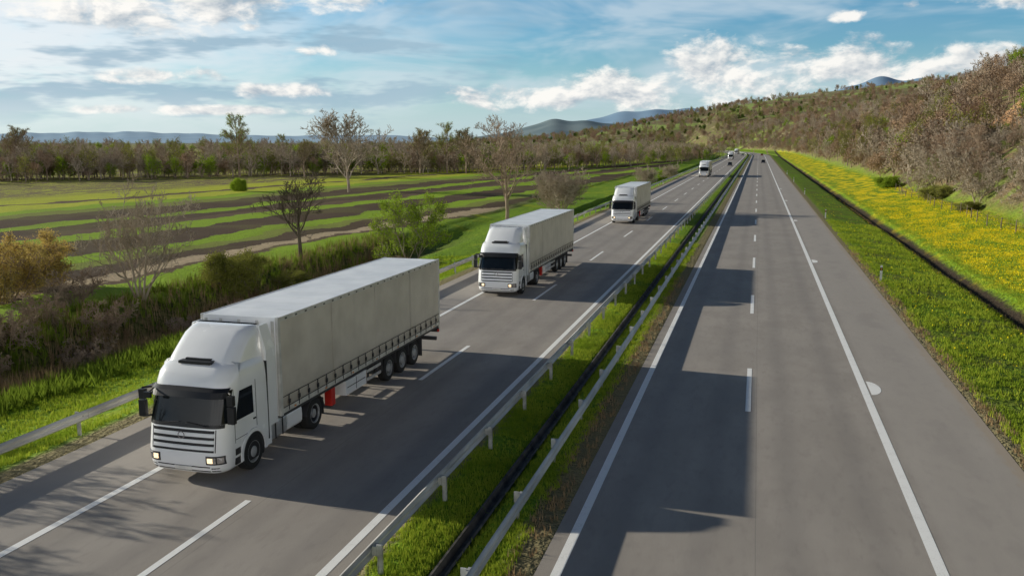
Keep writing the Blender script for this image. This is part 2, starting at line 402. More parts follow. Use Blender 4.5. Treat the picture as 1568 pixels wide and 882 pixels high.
def build_truck_meshes():
    parts=[]
    mb=MB(); Z=[l[0] for l in LV]; zz=sorted(set(Z+[1.1,1.3,1.8,2.0,2.2,2.35]))
    mb.grid([cab_outline(z) for z in zz],0); mb.face(cab_outline(zz[-1]),0)
    mb.face([(-lv(z)[1],2.25,z) for z in zz]+[(lv(z)[1],2.25,z) for z in zz[::-1]],0)
    parts.append(('cab_body',mb,[white],True,0))
    mb=MB()
    for s in (-1,1):
        P=[]
        for rr,xo in ((.56,1.262),(.56,1.30),(.66,1.30),(.66,1.262)):
            P.append([(s*xo,1.42+rr*math.cos(t),.52+rr*math.sin(t)) for t in np.linspace(-.15,math.pi+.15,18)])
        mb.grid(P,0,False)
    parts.append(('wheel_arches',mb,[white],True,0))
    mb=MB()
    for s in (-1,1):
        disc=[(s*1.262,1.42+.565*math.cos(t),max(.3,.52+.565*math.sin(t))) for t in np.linspace(0,2*math.pi,30)]
        mb.face(disc if s>0 else disc[::-1],0)
        for z0,z1 in ((.42,.60),(.68,.86)):
            mb.box(s*1.2,s*1.256,.56,.80,z0,z1,0)
        for y in (.58,1.66):
            mb.box(s*1.25,s*1.2535,y-.009,y+.009,1.02 if y<1 else 1.2,2.52,0)
        mb.box(s*1.25,s*1.2535,.58,1.66,1.105,1.12,0)
        mb.box(s*1.25,s*1.275,1.48,1.60,1.42,1.46,0)
        mb.box(s*1.05,s*1.252,2.25,2.30,.6,2.9,0)
    mb.box(-1.0,1.0,2.2,2.5,.7,1.3,0)
    parts.append(('black_cladding',mb,[black],False,0))
    mb=MB(); patch(mb,-1.18,1.18,1.63,2.49,.014,0,34,8)
    for s in (-1,1):
        def sx(z): return s*(lv(z)[1]+.006)
        q=[(.68,1.62),(.70,1.85),(.88,2.40),(1.52,2.40),(1.52,1.62)]
        f=[(sx(z),y,z) for y,z in q]; mb.face(f if s<0 else f[::-1],0)
    parts.append(('windows',mb,[glass],True,0))
    mb=MB()
    P=[]
    for z,o in ((2.34,.25),(2.50,.17),(2.58,.03)):
        P.append([(x,fy(x,2.5)-o,z-.03*(x/1.1)**2) for x in np.linspace(-1.16,1.16,29)])
    mb.grid(P,0); mb.grid([[(a,b+.02,c-.004) for a,b,c in r] for r in P],0)
    for s in (-1,1):
        mb.tube((s*1.18,.45,2.46),(s*1.38,.28,2.46),.03,.03,6,0); mb.tube((s*1.2,.45,1.66),(s*1.38,.28,1.66),.03,.03,6,0)
        mb.box(s*1.27,s*1.47,.22,.36,1.66,2.12,0); mb.box(s*1.27,s*1.45,.22,.36,2.15,2.42,0)
        mb.tube((s*.75,.04,1.60),(s*.1,.06,1.68),.018,.012,5,0)
    mb.tube((-.95,.25,2.5),(-.95,-.02,2.42),.02,.02,6,0); mb.box(-1.05,-.84,-.08,0,2.3,2.46,0)
    parts.append(('visor_and_mirrors',mb,[black],False,.02))
    mb=MB()
    for z0,z1 in ((1.40,1.48),(1.225,1.295),(1.06,1.13),(.90,.955)):
        patch(mb,-.93,.93,z0,z1,.008,0,16,2)
    patch(mb,-.80,.80,.35,.50,.006,0,12,2)
    patch(mb,-1.14,1.14,1.53,1.625,.012,0,30,2)
    for s in (-1,1):
        a,b=sorted((s*.70,s*1.17)); patch(mb,a,b,.56,.80,.008,0,12,3)
        a,b=sorted((s*.84,s*1.04)); patch(mb,a,b,.36,.47,.006,0,6,2)
        a,b=sorted((s*.955,s*.975)); patch(mb,a,b,.90,1.50,.006,0,3,3)
    parts.append(('grille_recess',mb,[black],True,0))
    mb=MB()
    for z in (1.135,1.30,.96):
        patch(mb,-.92,.92,z+.01,z+.080,.022,0,16,3,.020)
    patch(mb,-.26,.26,.38,.49,.03,1,4,2,.03)
    parts.append(('grille_slats',mb,[white,wp],True,0))
    mb=MB()
    for k in range(20):
        a0,a1=[2*math.pi*t/20 for t in (k,k+1)]
        r0,r1=.08,.105; zc=1.34; yy=-.02
        mb.face([(r0*math.cos(a0),yy,zc+r0*math.sin(a0)),(r1*math.cos(a0),yy,zc+r1*math.sin(a0)),(r1*math.cos(a1),yy,zc+r1*math.sin(a1)),(r0*math.cos(a1),yy,zc+r0*math.sin(a1))])
    parts.append(('badge',mb,[lampw],False,0))
    mb=MB()
    for s in (-1,1):
        a,b=sorted((s*.73,s*.98)); patch(mb,a,b,.60,.77,.022,1,6,3)
        a,b=sorted((s*.76,s*.90)); patch(mb,a,b,.62,.75,.034,0,4,3)
        a,b=sorted((s*1.01,s*1.15)); patch(mb,a,b,.60,.77,.022,1,5,3)
    parts.append(('headlights',mb,[lamp,lampw],True,0))
    mb=MB()
    def defl(z):
        t=(z-3.0)/.92; yf=.78+1.0*t**1.15; w=1.10-.08*t; r=.38
        if t>.9: yf+=.25*(t-.9)/.1*1; w-=.05
        p=[(-w,2.3,z)]
        for xx in [-w+r*(1-math.cos(u)) for u in np.linspace(0,math.pi/2,6)]+[0]+[w-r*(1-math.cos(u)) for u in np.linspace(math.pi/2,0,6)]:
            d=max(0,abs(xx)-(w-r)); p.append((xx,yf+.06*(xx/w)**2+r-math.sqrt(max(0,r*r-d*d)),z))
        return p+[(w,2.3,z)]
    zs=list(np.linspace(3.0,3.84,8))+[3.88,3.92]
    mb.grid([defl(z) for z in zs],0); mb.face(defl(zs[-1]),0); mb.face([(x,2.3,z) for x,z in ((-1.1,3.0),(-1.0,3.92),(1.0,3.92),(1.1,3.0))],0)
    for s in (-1,1):
        mb.box(s*1.20,s*1.25,2.27,2.78,.95,3.2,0)
        i=len(mb.v)
        mb.v+=[(s*1.20,2.27,3.2),(s*1.25,2.27,3.2),(s*1.25,2.78,3.2),(s*1.2,2.78,3.2),(s*1.04,2.25,3.9),(s*1.08,2.25,3.9),(s*1.08,2.7,3.9),(s*1.04,2.7,3.9)]
        for q in ((3,2,1,0),(4,5,6,7),(0,1,5,4),(1,2,6,5),(2,3,7,6),(3,0,4,7)): mb.f.append(tuple(i+k for k in q)); mb.m.append(0)
        mb.box(s*1.18,s*1.24,2.12,2.42,.42,1.05,0)
    parts.append(('roof_deflector',mb,[white],True,.012))
    mb=MB(); mb.box(-.50,.50,.72,.94,3.09,3.17,0); mb.box(-.40,.40,.90,1.1,3.13,3.21,0)
    parts.append(('roof_hatch',mb,[black],False,.01))
    mb=MB()
    for s in (-1,1):
        mb.box(s*.38,s*.48,.8,6.0,.72,.98,0)
        mb.box(s*.2,s*1.0,4.3,5.9,1.02,1.1,0)
    mb.tube((-.9,1.42,.52),(.9,1.42,.52),.08,.08,8,0); mb.tube((-.9,5.05,.52),(.9,5.05,.52),.12,.12,8,0); mb.tube((-.25,5.05,.52),(.25,5.05,.52),.25,.25,10,0)
    mb.box(-.7,.7,4.5,5.6,1.1,1.17,0)
    for s in (-1,1):
        P=[]
        for rr,xo in ((.60,.72),(.60,1.26),(.57,1.26),(.57,.72)):
            P.append([(s*xo,5.05+rr*math.cos(t),.5+rr*math.sin(t)) for t in np.linspace(.1,math.pi-.1,14)])
        mb.grid(P,0,False)
        mb.box(s*.7,s*1.2,5.68,5.7,.3,.85,0)
    parts.append(('tractor_chassis',mb,[gchas],False,0))
    mb=MB()
    for s in (-1,1):
        n=16
        for (ya,yb_,m_,a_,b_) in ((2.46,3.35,0,.28,.32),(3.42,4.30,1,.27,.30)):
            P=[]
            for y in (ya,yb_):
                P.append([(s*(.92+a_*math.copysign(abs(math.cos(t))**.5,math.cos(t))),y,.72+b_*math.copysign(abs(math.sin(t))**.5,math.sin(t))) for t in np.linspace(0,2*math.pi,n,endpoint=False)])
            mb.grid(P,m_,True); mb.face(P[0],m_); mb.face(P[1][::-1],m_)
        for y in (2.7,3.1): mb.box(s*1.2,s*1.212,y-.03,y+.03,.45,1.0,2)
    parts.append(('fuel_tanks',mb,[tank,white,black],False,.01))
    mb=MB()
    T=[(-.02,.30,0),(-.02,.40,0),(.0,.47,0),(.03,.505,0),(.27,.505,0),(.30,.47,0),(.315,.40,0),(.305,.31,0),(.30,.285,1),(.23,.27,1),(.20,.18,1),(.30,.16,1),(.32,.12,1),(.33,.0,1)]
    TD=[(-.02,.30,0),(-.02,.40,0),(.0,.47,0),(.03,.505,0),(.27,.505,0),(.30,.47,0),(.315,.40,0),(.305,.31,0),(.30,.285,1),(.26,.27,1),(.14,.22,2),(.12,.15,2),(.26,.14,1),(.28,.0,1)]
    for s in (-1,1):
        mb.lathe(s*.96,1.42,.505,T,28,s)
        mb.lathe(s*.93,5.05,.505,TD,28,s); mb.lathe(s*.60,5.05,.505,T[:9],20,s)
        for y in (11.0,12.31,13.62): mb.lathe(s*.92,y,.505,T,28,s)
        for y in (1.42,11.0,12.31,13.62):
            for k in range(10):
                t=2*math.pi*k/10; xx=.96 if y<2 else .92
                mb.tube((s*(xx+.19),y+.21*math.cos(t),.505+.21*math.sin(t)),(s*(xx+.245),y+.21*math.cos(t),.505+.21*math.sin(t)),.018,.018,5,2)
    parts.append(('wheels',mb,[rubber,rim,hub],True,0))
    mb=MB(); y0,y1=2.95,16.5
    for s in (-1,1):
        NY=90
        P=[]
        for z in (1.26,1.5,2.2,3.0,3.6,3.88):
            k=math.sin((z-1.26)/2.62*math.pi)
            P.append([(s*(1.262+.012*k*math.sin(y*4.1)+.008*k*math.sin(y*9.7+1)),y,z) for y in np.linspace(y0+.12,y1-.1,NY)])
        if s>0: P=[r[::-1] for r in P]
        mb.grid(P[::-1],0)
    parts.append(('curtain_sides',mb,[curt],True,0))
    mb=MB()
    mb.box(-1.255,1.255,y0+.03,y1-.03,3.93,3.985,0)
    NR=14
    for k in range(NR):
        yy=y0+.3+k*(y1-y0-.6)/(NR-1); mb.box(-1.2,1.2,yy-.02,yy+.02,3.985,3.992,0)
    parts.append(('trailer_roof',mb,[roofm],False,0))
    mb=MB()
    mb.box(-1.27,1.27,y0,y0+.05,1.05,4.0,2)
    for s in (-1,1):
        mb.box(s*1.19,s*1.282,y0-.01,y0+.12,1.05,4.005,0); mb.box(s*1.19,s*1.282,y1-.1,y1+.01,1.0,4.005,0)
        mb.box(s*1.235,s*1.283,y0+.12,y1-.1,3.87,4.0,0)
        mb.box(s*1.235,s*1.28,y0+.12,y1-.1,1.10,1.25,0)
        for k in range(22):
            yy=y0+.45+k*.6; mb.box(s*1.283,s*1.292,yy-.022,yy+.022,1.13,1.60,6); mb.box(s*1.283,s*1.315,yy-.045,yy+.045,1.33,1.46,6)
            mb.box(s*1.283,s*1.30,yy-.05,yy+.05,3.90,3.94,1)
        for k in range(7):
            yy=y0+.8+k*2.0; mb.box(s*1.281,s*1.30,yy-.05,yy+.05,1.14,1.18,5)
        mb.box(s*1.281,s*1.287,y0+.12,y1-.1,1.585,1.61,6)
        mb.box(s*1.281,s*1.287,y0+.12,y1-.1,1.255,1.28,6)
        for yy in (y0+3.4,y0+6.8,y0+10.2): mb.box(s*1.276,s*1.281,yy-.03,yy+.03,1.25,3.88,4)
    for s in (-1,1):
        mb.box(s*.01,s*1.18,y1-.04,y1,1.1,3.95,2)
        for xx in (.25,.9): mb.tube((s*xx,y1+.03,1.1),(s*xx,y1+.03,3.95),.02,.02,6,0)
    for xx in (-1.1,-.6,0,.6,1.1): mb.box(xx-.05,xx+.05,y0-.015,y0,1.1,3.9,0)
    parts.append(('trailer_frame',mb,[alu,gchas,roofm,alu,curt,refl,strap],False,.004))
    mb=MB()
    mb.box(-1.25,1.25,y0+.05,y1-.05,1.0,1.1,0)
    for s in (-1,1):
        mb.box(s*.45,s*.55,y0+.4,y1-.2,.78,1.0,0)
        mb.box(s*.75,s*.9,6.67,6.83,.28,1.0,0); mb.box(s*.68,s*.97,6.6,6.9,.22,.28,0)
        for z in (.52,.82): mb.box(s*1.20,s*1.24,9.0,10.2,z,z+.10,1)
        for y in (9.2,10.0): mb.box(s*1.14,s*1.2,y-.04,y+.04,.5,1.0,0)
        for y in (10.30,11.62,12.95): mb.box(s*.9,s*1.25,y-.02,y+.02,.55,1.02,0)
        mb.box(s*.85,s*1.27,10.35,14.3,1.03,1.06,0)
        mb.box(s*.85,s*1.27,14.32,14.34,.2,1.05,0)
    for y in (11.0,12.31,13.62): mb.tube((-.95,y,.505),(.95,y,.505),.07,.07,8,0)
    mb.box(-1.2,1.2,16.2,16.32,.45,.6,0); mb.box(-1.25,1.25,16.38,16.48,.78,1.0,0)
    for s in (-1,1): mb.box(s*.5,s*.6,16.2,16.32,.6,1.0,0)
    parts.append(('trailer_chassis',mb,[gchas,alu],False,0))
    mb=MB()
    mb.box(1.0,1.26,6.15,6.42,.42,1.0,0)
    for s in (-1,1): mb.box(s*.8,s*1.2,16.481,16.50,.8,.95,0); mb.box(s*1.22,s*1.30,16.30,16.40,.82,.92,0)
    parts.append(('extinguisher_box',mb,[red],False,.02))
    mb=MB(); mb.box(.75,1.24,7.25,8.9,.46,.96,0); mb.box(-1.24,-.75,7.25,8.9,.46,.96,0)
    mb.box(1.241,1.25,7.35,8.8,.70,.73,1); mb.box(1.241,1.25,8.06,8.09,.5,.93,1)
    parts.append(('pallet_box',mb,[white,black],False,.02))
    return parts
TP=build_truck_meshes(); MESH={}
def truck(x,y,rz=0,sc=1):
    e=bpy.data.objects.new('semi_truck',None); scene.collection.objects.link(e); e.location=(x,y,.006); e.rotation_euler=(0,0,rz); e.scale=(sc,)*3
    for name,mb,mats,smooth,bev in TP:
        if name in MESH:
            ob=bpy.data.objects.new(name,MESH[name]); scene.collection.objects.link(ob); ob.parent=e
            if bev:
                bm=ob.modifiers.new('bevel','BEVEL'); bm.width=bev; bm.segments=2; bm.limit_method='ANGLE'; bm.angle_limit=R(40)
        else:
            ob=mb.obj(name,mats,e,False,bev); MESH[name]=ob.data
            if smooth:
                ob.data.polygons.foreach_set('use_smooth',np.ones(len(ob.data.polygons),dtype=bool))
                try: ob.data.set_sharp_from_angle(angle=R(38))
                except Exception as ex: print(ex)
    return e
truck(-14.5,19.4); truck(-14.6,49.4); truck(-14.45,98.5); truck(-13.6,238)
truck(-14,480); truck(-13.8+float(cx(700)),700,-R(3))

# ------------------------------------------------------------ cars
def car(x,y,col,rz=0):
    e=bpy.data.objects.new('car',None); scene.collection.objects.link(e); e.location=(x,y,.006); e.rotation_euler=(0,0,rz)
    body=simple('car_paint',col,.25,.2,coat=.5)
    mb=MB(); st=[(0,.45,.62,.7),(.15,.25,.72,.82),(1.0,.22,.85,.88),(2.6,.2,.9,.9),(3.9,.22,.95,.88),(4.25,.3,.9,.8),(4.35,.45,.75,.72)]
    P=[[(-w,yy,zb),(-w-.02,yy,(zb+zt)/2),(-w*.93,yy,zt),(w*.93,yy,zt),(w+.02,yy,(zb+zt)/2),(w,yy,zb)] for yy,zb,zt,w in st]
    mb.grid(P,0,True); mb.face(P[0][::-1]); mb.face(P[-1]); mb.obj('body',[body],e,bevel=.03)
    mb=MB(); st=[(1.0,.84,.82),(1.75,1.38,.62),(2.9,1.43,.62),(3.9,.93,.78)]
    P=[[(-.82,yy,.84),(-w,yy,zt),(w,yy,zt),(.82,yy,.84)] for yy,zt,w in st]
    mb.grid(P,0,False)
    mb.obj('windows',[glass],e,bevel=.02)
    mb=MB(); mb.box(-.6,.6,1.8,2.85,1.42,1.47,0); mb.obj('roof',[body],e,bevel=.02)
    mb=MB()
    for s in (-1,1):
        for yy in (.85,3.45): mb.lathe(s*.68,yy,.32,[(-.02,.1,0),(-.02,.3,0),(.02,.32,0),(.2,.32,0),(.22,.29,0),(.22,.2,1),(.2,0,1)],18,s)
    mb.obj('wheels',[rubber,rim],e)
    mb=MB()
    for s in (-1,1): mb.box(s*.5,s*.78,.08,.14,.6,.72,0)
    mb.obj('headlights',[lampw],e)
car(2.2,400,(.03,.035,.05),0); car(2.4,620,(.25,.02,.02),0); car(-10.3,350,(.05,.06,.08),0); car(-9.8+float(cx(600)),600,(.5,.5,.52),-.03)

# ------------------------------------------------------------ trees
bark=matte('bark_grey_brown',(.21,.17,.13),(.30,.25,.20),.8)
bark2=matte('bark_red_brown',(.27,.20,.145),(.38,.295,.22),.8)
barkL=matte('bark_pale',(.33,.27,.20),(.44,.37,.29),.8)
barkd=matte('bark_dark',(.10,.08,.06),(.16,.13,.10),.8)
L_green=foliage('leaves_spring_green',(.23,.34,.03),(.33,.42,.045),(.15,.24,.025),.3)
L_olive=foliage('leaves_olive',(.24,.25,.05),(.31,.31,.08),(.17,.18,.04),.2)
L_brown=foliage('twigs_red_brown',(.34,.225,.14),(.42,.295,.195),(.24,.17,.11),0)
L_yel=foliage('leaves_yellow_bud',(.66,.48,.17),(.54,.43,.11),(.44,.31,.11),.3)
L_dark=foliage('leaves_dark_green',(.09,.14,.03),(.14,.19,.04),(.07,.09,.025),0)
def tree(name,seed,H,spread=.6,levels=4,kids=(10,7,5,4),leaf=None,nleaf=0,ls=.15,barkm=None,twig=.014,trunkr=None,first=.22,stems=1,upb=.35,sides=(8,5,4,3,3),lrat=(.55,.5,.5,.55)):
    rd=random.Random(seed); v=[];f=[];mi=[]
    def tube(p0,p1,r0,r1,n):
        d=(p1-p0)
        if d.length<1e-5: return
        d.normalize(); a=d.orthogonal().normalized(); b=d.cross(a); i=len(v)
        for p,r in ((p0,r0),(p1,r1)):
            for k in range(n):
                t=2*math.pi*k/n; v.append(p+a*(r*math.cos(t))+b*(r*math.sin(t)))
        for k in range(n):
            f.append((i+k,i+(k+1)%n,i+n+(k+1)%n,i+n+k)); mi.append(0)
    def leafs(p,n,rad):
        for _ in range(n):
            c=p+Vector((rd.gauss(0,rad),rd.gauss(0,rad),rd.gauss(0,rad)))
            a=Vector((rd.gauss(0,1),rd.gauss(0,1),rd.gauss(0,1))).normalized(); b=a.orthogonal().normalized()
            s=ls*rd.uniform(.5,1.3); i=len(v)
            v.extend([c-a*s*.5,c+b*s*.35,c+a*s*.5,c-b*s*.35]); f.append((i,i+1,i+2,i+3)); mi.append(1)
    def grow(p,d,L,r,lev):
        ns=(7,5,4,2,2)[min(lev,4)]; sl=L/ns; n=sides[min(lev,4)]
        r1=max(twig*.5,r*(.25 if lev==0 else .3)); nk=kids[lev] if lev<len(kids) and lev<levels else 0
        pts=[(p.copy(),d.copy(),r)]
        for i in range(ns):
            wb=(.06,.16,.22,.28,.3)[min(lev,4)]
            d=(d+Vector((rd.gauss(0,wb),rd.gauss(0,wb),rd.gauss(0,wb)+ (upb*.12 if lev>0 else 0)))).normalized()
            q=p+d*sl; ra=r+(r1-r)*i/ns; rb=r+(r1-r)*(i+1)/ns
            tube(p,q,max(ra,twig*.5),max(rb,twig*.5),n); p=q; pts.append((p.copy(),d.copy(),rb))
        for k in range(nk):
            t=(first if lev==0 else .25)+(1-(first if lev==0 else .25))*(k+rd.random())/nk
            t=min(t,.999)*ns; i=int(t); fr=t-i; a,b=pts[i],pts[min(i+1,ns)]
            q=a[0].lerp(b[0],fr); dd=a[1]; rr=a[2]+(b[2]-a[2])*fr
            az=rd.uniform(0,2*math.pi) if lev>0 else k*2.4+rd.uniform(-.4,.4)
            side=dd.orthogonal().normalized(); side.rotate(Quaternion(dd,az))
            ang=rd.uniform(.6,1.05)*(spread/.6)
            nd=(dd*math.cos(ang)+side*math.sin(ang)+Vector((0,0,upb*.35))).normalized()
            pos=t/ns
            cl=L*lrat[min(lev,3)]*rd.uniform(.7,1.15)*( (1.25-.75*pos) if lev==0 else (1.1-.5*pos))
            grow(q,nd,cl,max(rr*.6,twig),lev+1)
        if leaf and lev>=levels-1:
            for a in pts[1:]: leafs(a[0],nleaf,ls*1.6)
    for s in range(stems):
        if stems>1:
            a=2*math.pi*s/stems+rd.random(); d=Vector((math.cos(a)*spread*.7,math.sin(a)*spread*.7,1)).normalized(); p=Vector((math.cos(a)*.15,math.sin(a)*.15,-.3)); hh=H*rd.uniform(.7,.95)
        else: d=Vector((rd.uniform(-.05,.05),rd.uniform(-.05,.05),1)).normalized(); p=Vector((0,0,-.3)); hh=H*.85
        grow(p,d,hh,(trunkr or H*.022)/(1.0 if stems==1 else 1.7),0)
    zm=max(q.z for q in v); k=H/zm
    v=[q*k for q in v]
    me=bpy.data.meshes.new(name); me.from_pydata(v,[],f); me.materials.append(barkm or bark)
    if leaf: me.materials.append(leaf)
    me.polygons.foreach_set('material_index',np.array(mi,dtype=np.int32)); me.update()
    return me
def place(name,me,x,y,rz=0,s=1.0,dz=0):
    ob=bpy.data.objects.new(name,me); scene.collection.objects.link(ob); ob.location=(x,y,float(hz(x,y))+dz); ob.rotation_euler=(0,0,rz); ob.scale=(s,s,s) if not isinstance(s,tuple) else s; return ob
m_spread=tree('bare_tree',1,7.6,.60,4,(9,7,5,3),barkm=barkL,stems=5,twig=.016,first=.18,upb=.7,lrat=(.60,.5,.5,.55))
m_bareA=tree('bare_tree',2,6.9,.62,4,(11,8,6,4),barkm=barkd,twig=.018,first=.25,lrat=(.78,.55,.5,.55),upb=.6,trunkr=.2)
m_green=tree('young_leafing_tree',3,5.6,.6,4,(12,7,5,3),leaf=L_green,nleaf=2,ls=.11,twig=.016,first=.12,stems=2)
m_bareB=tree('bare_tree',4,14.5,.6,4,(14,8,6,4),barkm=bark2,twig=.03,first=.15,lrat=(.70,.52,.5,.55),upb=.6)
m_bareC=tree('bare_tree',5,17,.62,4,(15,9,7,4),barkm=barkL,twig=.05,first=.18,lrat=(.74,.54,.5,.55),upb=.7)
m_tall=tree('tall_tree',6,18,.45,4,(15,8,6,4),barkm=bark2,leaf=L_green,nleaf=1,ls=.18,twig=.05,first=.3,lrat=(.52,.5,.5,.5),upb=.6)
m_tall2=tree('tall_tree',16,15,.5,4,(15,8,6,4),barkm=bark2,leaf=L_olive,nleaf=1,ls=.14,twig=.05,first=.25,lrat=(.58,.5,.5,.5),upb=.6)
m_shrub=tree('shrub',8,3.0,.8,3,(9,8,7),leaf=L_olive,nleaf=4,ls=.11,stems=6,twig=.02,first=.1)
m_shrubg=tree('shrub',9,3.0,.7,3,(9,8,7),leaf=L_green,nleaf=6,ls=.16,stems=5,twig=.02,first=.05)
m_shruby=tree('shrub',10,3.6,.8,3,(10,8,7),leaf=L_yel,nleaf=3,ls=.09,stems=6,twig=.02,first=.1,barkm=bark2)
m_shrubb=tree('bare_shrub',11,5.5,.7,3,(12,9,7),barkm=barkL,stems=8,twig=.022,first=.1,upb=.6)
m_brushb=tree('bare_shrub',12,1.8,.8,3,(8,7,6),barkm=bark2,stems=7,twig=.012,first=.05)
place('bare_tree',m_spread,-38.6,48.3,.4,(1.05,1.05,1.1)); place('bare_tree',m_bareA,-38.3,69,1.2,1.12)
place('young_leafing_tree',m_green,-29.8,74,.2,(1.1,1.1,1.25)); place('bare_tree',m_bareB,-33,117,2.0,(1,1,1)); place('bare_shrub',m_shrubb,-28.5,132,1,(1.3,1.3,1.3))
place('bare_shrub',m_shrubb,-31,137,3,(1.1,1.1,1.2)); place('shrub',m_shrub,-36.8,56,0,(1.2,1.2,1.1)); place('shrub',m_shrub,-35.5,62,1.7,(.8,.8,.55))
place('shrub',m_shruby,-48.5,49.5,0,1.2); place('shrub',m_shruby,-46.0,45,2,1.1); place('shrub',m_shrubg,-103,161,0,(.95,.95,1.0))
place('bare_tree',m_bareC,-81,167,0,(1.1,1.1,1)); place('tall_tree',m_tall,-149,234,0,1.05); place('tall_tree',m_tall2,-105,269,0,1); place('tall_tree',m_tall,-98,275,2,.93); place('tall_tree',m_tall2,-90.5,272,3,1)
place('tall_tree',m_tall2,-194,197,1,1); place('tall_tree',m_tall,-150,262,1,.72); place('tall_tree',m_tall2,-140,262,2,.7); place('tall_tree',m_tall2,-128,235,2,.75)
place('bare_shrub',m_shrubb,-22.5,240,0,.8); place('shrub',m_shrubg,-26,262,0,1.3); place('bare_shrub',m_shrubb,-27,225,2,1.0)
place('bare_tree',m_spread,-31,19.5,0,1.0); place('bare_tree',m_bareA,-29.5,14.5,2,1.0); place('bare_tree',m_bareA,-34,22.5,1,1.0); place('bare_tree',m_spread,-33,10,1,1.1); place('bare_tree',m_bareA,-27,9,1,.95); place('bare_tree',m_bareA,-33,16.5,4,1.15); place('bare_tree',m_spread,-28.5,17,2,.9)
m_hillA=tree('hillside_tree',21,8,.6,4,(10,7,5,3),barkm=bark2,leaf=L_brown,nleaf=1,ls=.09,twig=.03,first=.2)
m_hillB=tree('hillside_tree',22,7,.7,4,(10,7,5,3),barkm=barkL,twig=.03,first=.12,stems=3)
m_hillC=tree('hillside_tree',23,6,.6,4,(9,6,5,3),barkm=bark,twig=.03,first=.12,leaf=L_green,nleaf=1,ls=.13,stems=2)
for (x,y,s,k) in ((27,103,.7,0),(30,112,.7,1),(26.5,122,.65,1),(33,108,.7,0),(29,131,.7,0),(27.5,146,.75,0),(25.5,160,.6,1),(31,158,.6,1)):
    place('hillside_tree',(m_hillA,m_hillB)[k],x,y,x*y,s)
place('shrub',m_shrub,24.6,118,0,(.8,.8,.5)); place('shrub',m_shrub,25,140,1,(1.2,1.2,.8)); place('shrub',m_shrubg,23.5,178,1,(1.3,1.3,.8))
def coll(name,meshes):
    c=bpy.data.collections.new(name)
    for i,m in enumerate(meshes):
        o=bpy.data.objects.new(m.name+'_source',m); c.objects.link(o)
    return c
def scatter(name,pts,sc,col):
    pts=np.array(pts); n=len(pts); me=bpy.data.meshes.new(name); me.vertices.add(n); me.vertices.foreach_set('co',pts.astype(np.float32).ravel())
    a=me.attributes.new('sc','FLOAT','POINT'); a.data.foreach_set('value',np.array(sc,dtype=np.float32))
    a=me.attributes.new('rz','FLOAT','POINT'); a.data.foreach_set('value',rng.uniform(0,6.28,n).astype(np.float32))
    ob=bpy.data.objects.new(name,me); scene.collection.objects.link(ob)
    g=bpy.data.node_groups.new(name,'GeometryNodeTree'); g.interface.new_socket('Geometry',in_out='INPUT',socket_type='NodeSocketGeometry'); g.interface.new_socket('Geometry',in_out='OUTPUT',socket_type='NodeSocketGeometry')
    N=g.nodes; gi=N.new('NodeGroupInput'); go=N.new('NodeGroupOutput'); ip=N.new('GeometryNodeInstanceOnPoints'); ci=N.new('GeometryNodeCollectionInfo')
    ci.inputs[0].default_value=col; ci.inputs['Separate Children'].default_value=True; ci.inputs['Reset Children'].default_value=True
    ip.inputs['Pick Instance'].default_value=True
    def na(nm):
        x=N.new('GeometryNodeInputNamedAttribute'); x.data_type='FLOAT'; x.inputs[0].default_value=nm; return x.outputs[0]
    cmb=N.new('ShaderNodeCombineXYZ'); L=g.links
    L.new(na('rz'),cmb.inputs[2]); L.new(gi.outputs[0],ip.inputs['Points']); L.new(ci.outputs[0],ip.inputs['Instance']); L.new(cmb.outputs[0],ip.inputs['Rotation']); L.new(na('sc'),ip.inputs['Scale'])
    L.new(ip.outputs[0],go.inputs[0])
    md=ob.modifiers.new('scatter','NODES'); md.node_group=g
    return ob
FB=lambda s,H,**k: tree('woodland_tree',s,H,k.pop('spread',.6),3,k.pop('kids',(9,6,4)),sides=(5,3,3,3,3),**k)
f1=FB(31,8,barkm=bark2,leaf=L_brown,nleaf=2,ls=.24,twig=.06,first=.15)
f2=FB(32,9,barkm=bark,leaf=L_olive,nleaf=2,ls=.28,twig=.06,first=.15)
f3=FB(33,7.5,barkm=bark2,twig=.07,first=.1,kids=(11,8,4))
f4=FB(34,7,barkm=bark,leaf=L_green,nleaf=3,ls=.30,twig=.06,first=.1)
f5=FB(35,6,barkm=bark2,leaf=L_brown,nleaf=3,ls=.25,twig=.06,first=.08,spread=.75)
f6=FB(36,9,barkm=barkL,twig=.07,first=.2,kids=(11,7,4))
f7=FB(37,5,barkm=barkd,leaf=L_dark,nleaf=5,ls=.35,twig=.06,first=.08,spread=.7)
c_hill=coll('hillside_wood',[f1,f3,f5,f1,f3,f6,f5,f2,f3,f6,f4,f1])
def cliff(X,y,m=1.0): return ((X-48)/(9*m))**2+((y-186)/(20*m))**2<1
P=[];S=[]
for _ in range(2700):
    y=165+ (rng.random()**1.3)*1035; xx=26.5+rng.random()**1.5*200
    X=xx+float(cx(y))
    if X>.36*y+10 or cliff(X,y): continue
    if float(wob(X,y,16,21))>.62 and y<500: continue
    P.append((X,y,float(hz(X,y))-.1)); S.append(rng.uniform(.5,1.3))
scatter('hillside_woodland',P,S,c_hill)
c_near=coll('near_wood',[m_hillA,m_hillB,m_hillA,m_hillB,m_hillC])
P=[];S=[]
for _ in range(360):
    y=92+rng.random()*80; X=27.5+rng.random()**1.2*36
    if cliff(X,y): continue
    s=rng.uniform(.45,.95)
    if y>105 and abs(X/y-.243)<.028: s=rng.uniform(.25,.5)
    P.append((X,y,float(hz(X,y))-.1)); S.append(s)
scatter('hillside_thicket',P,S,c_near)
c_far=coll('far_wood',[f5,f1,f2,f7,f3])
P=[];S=[]
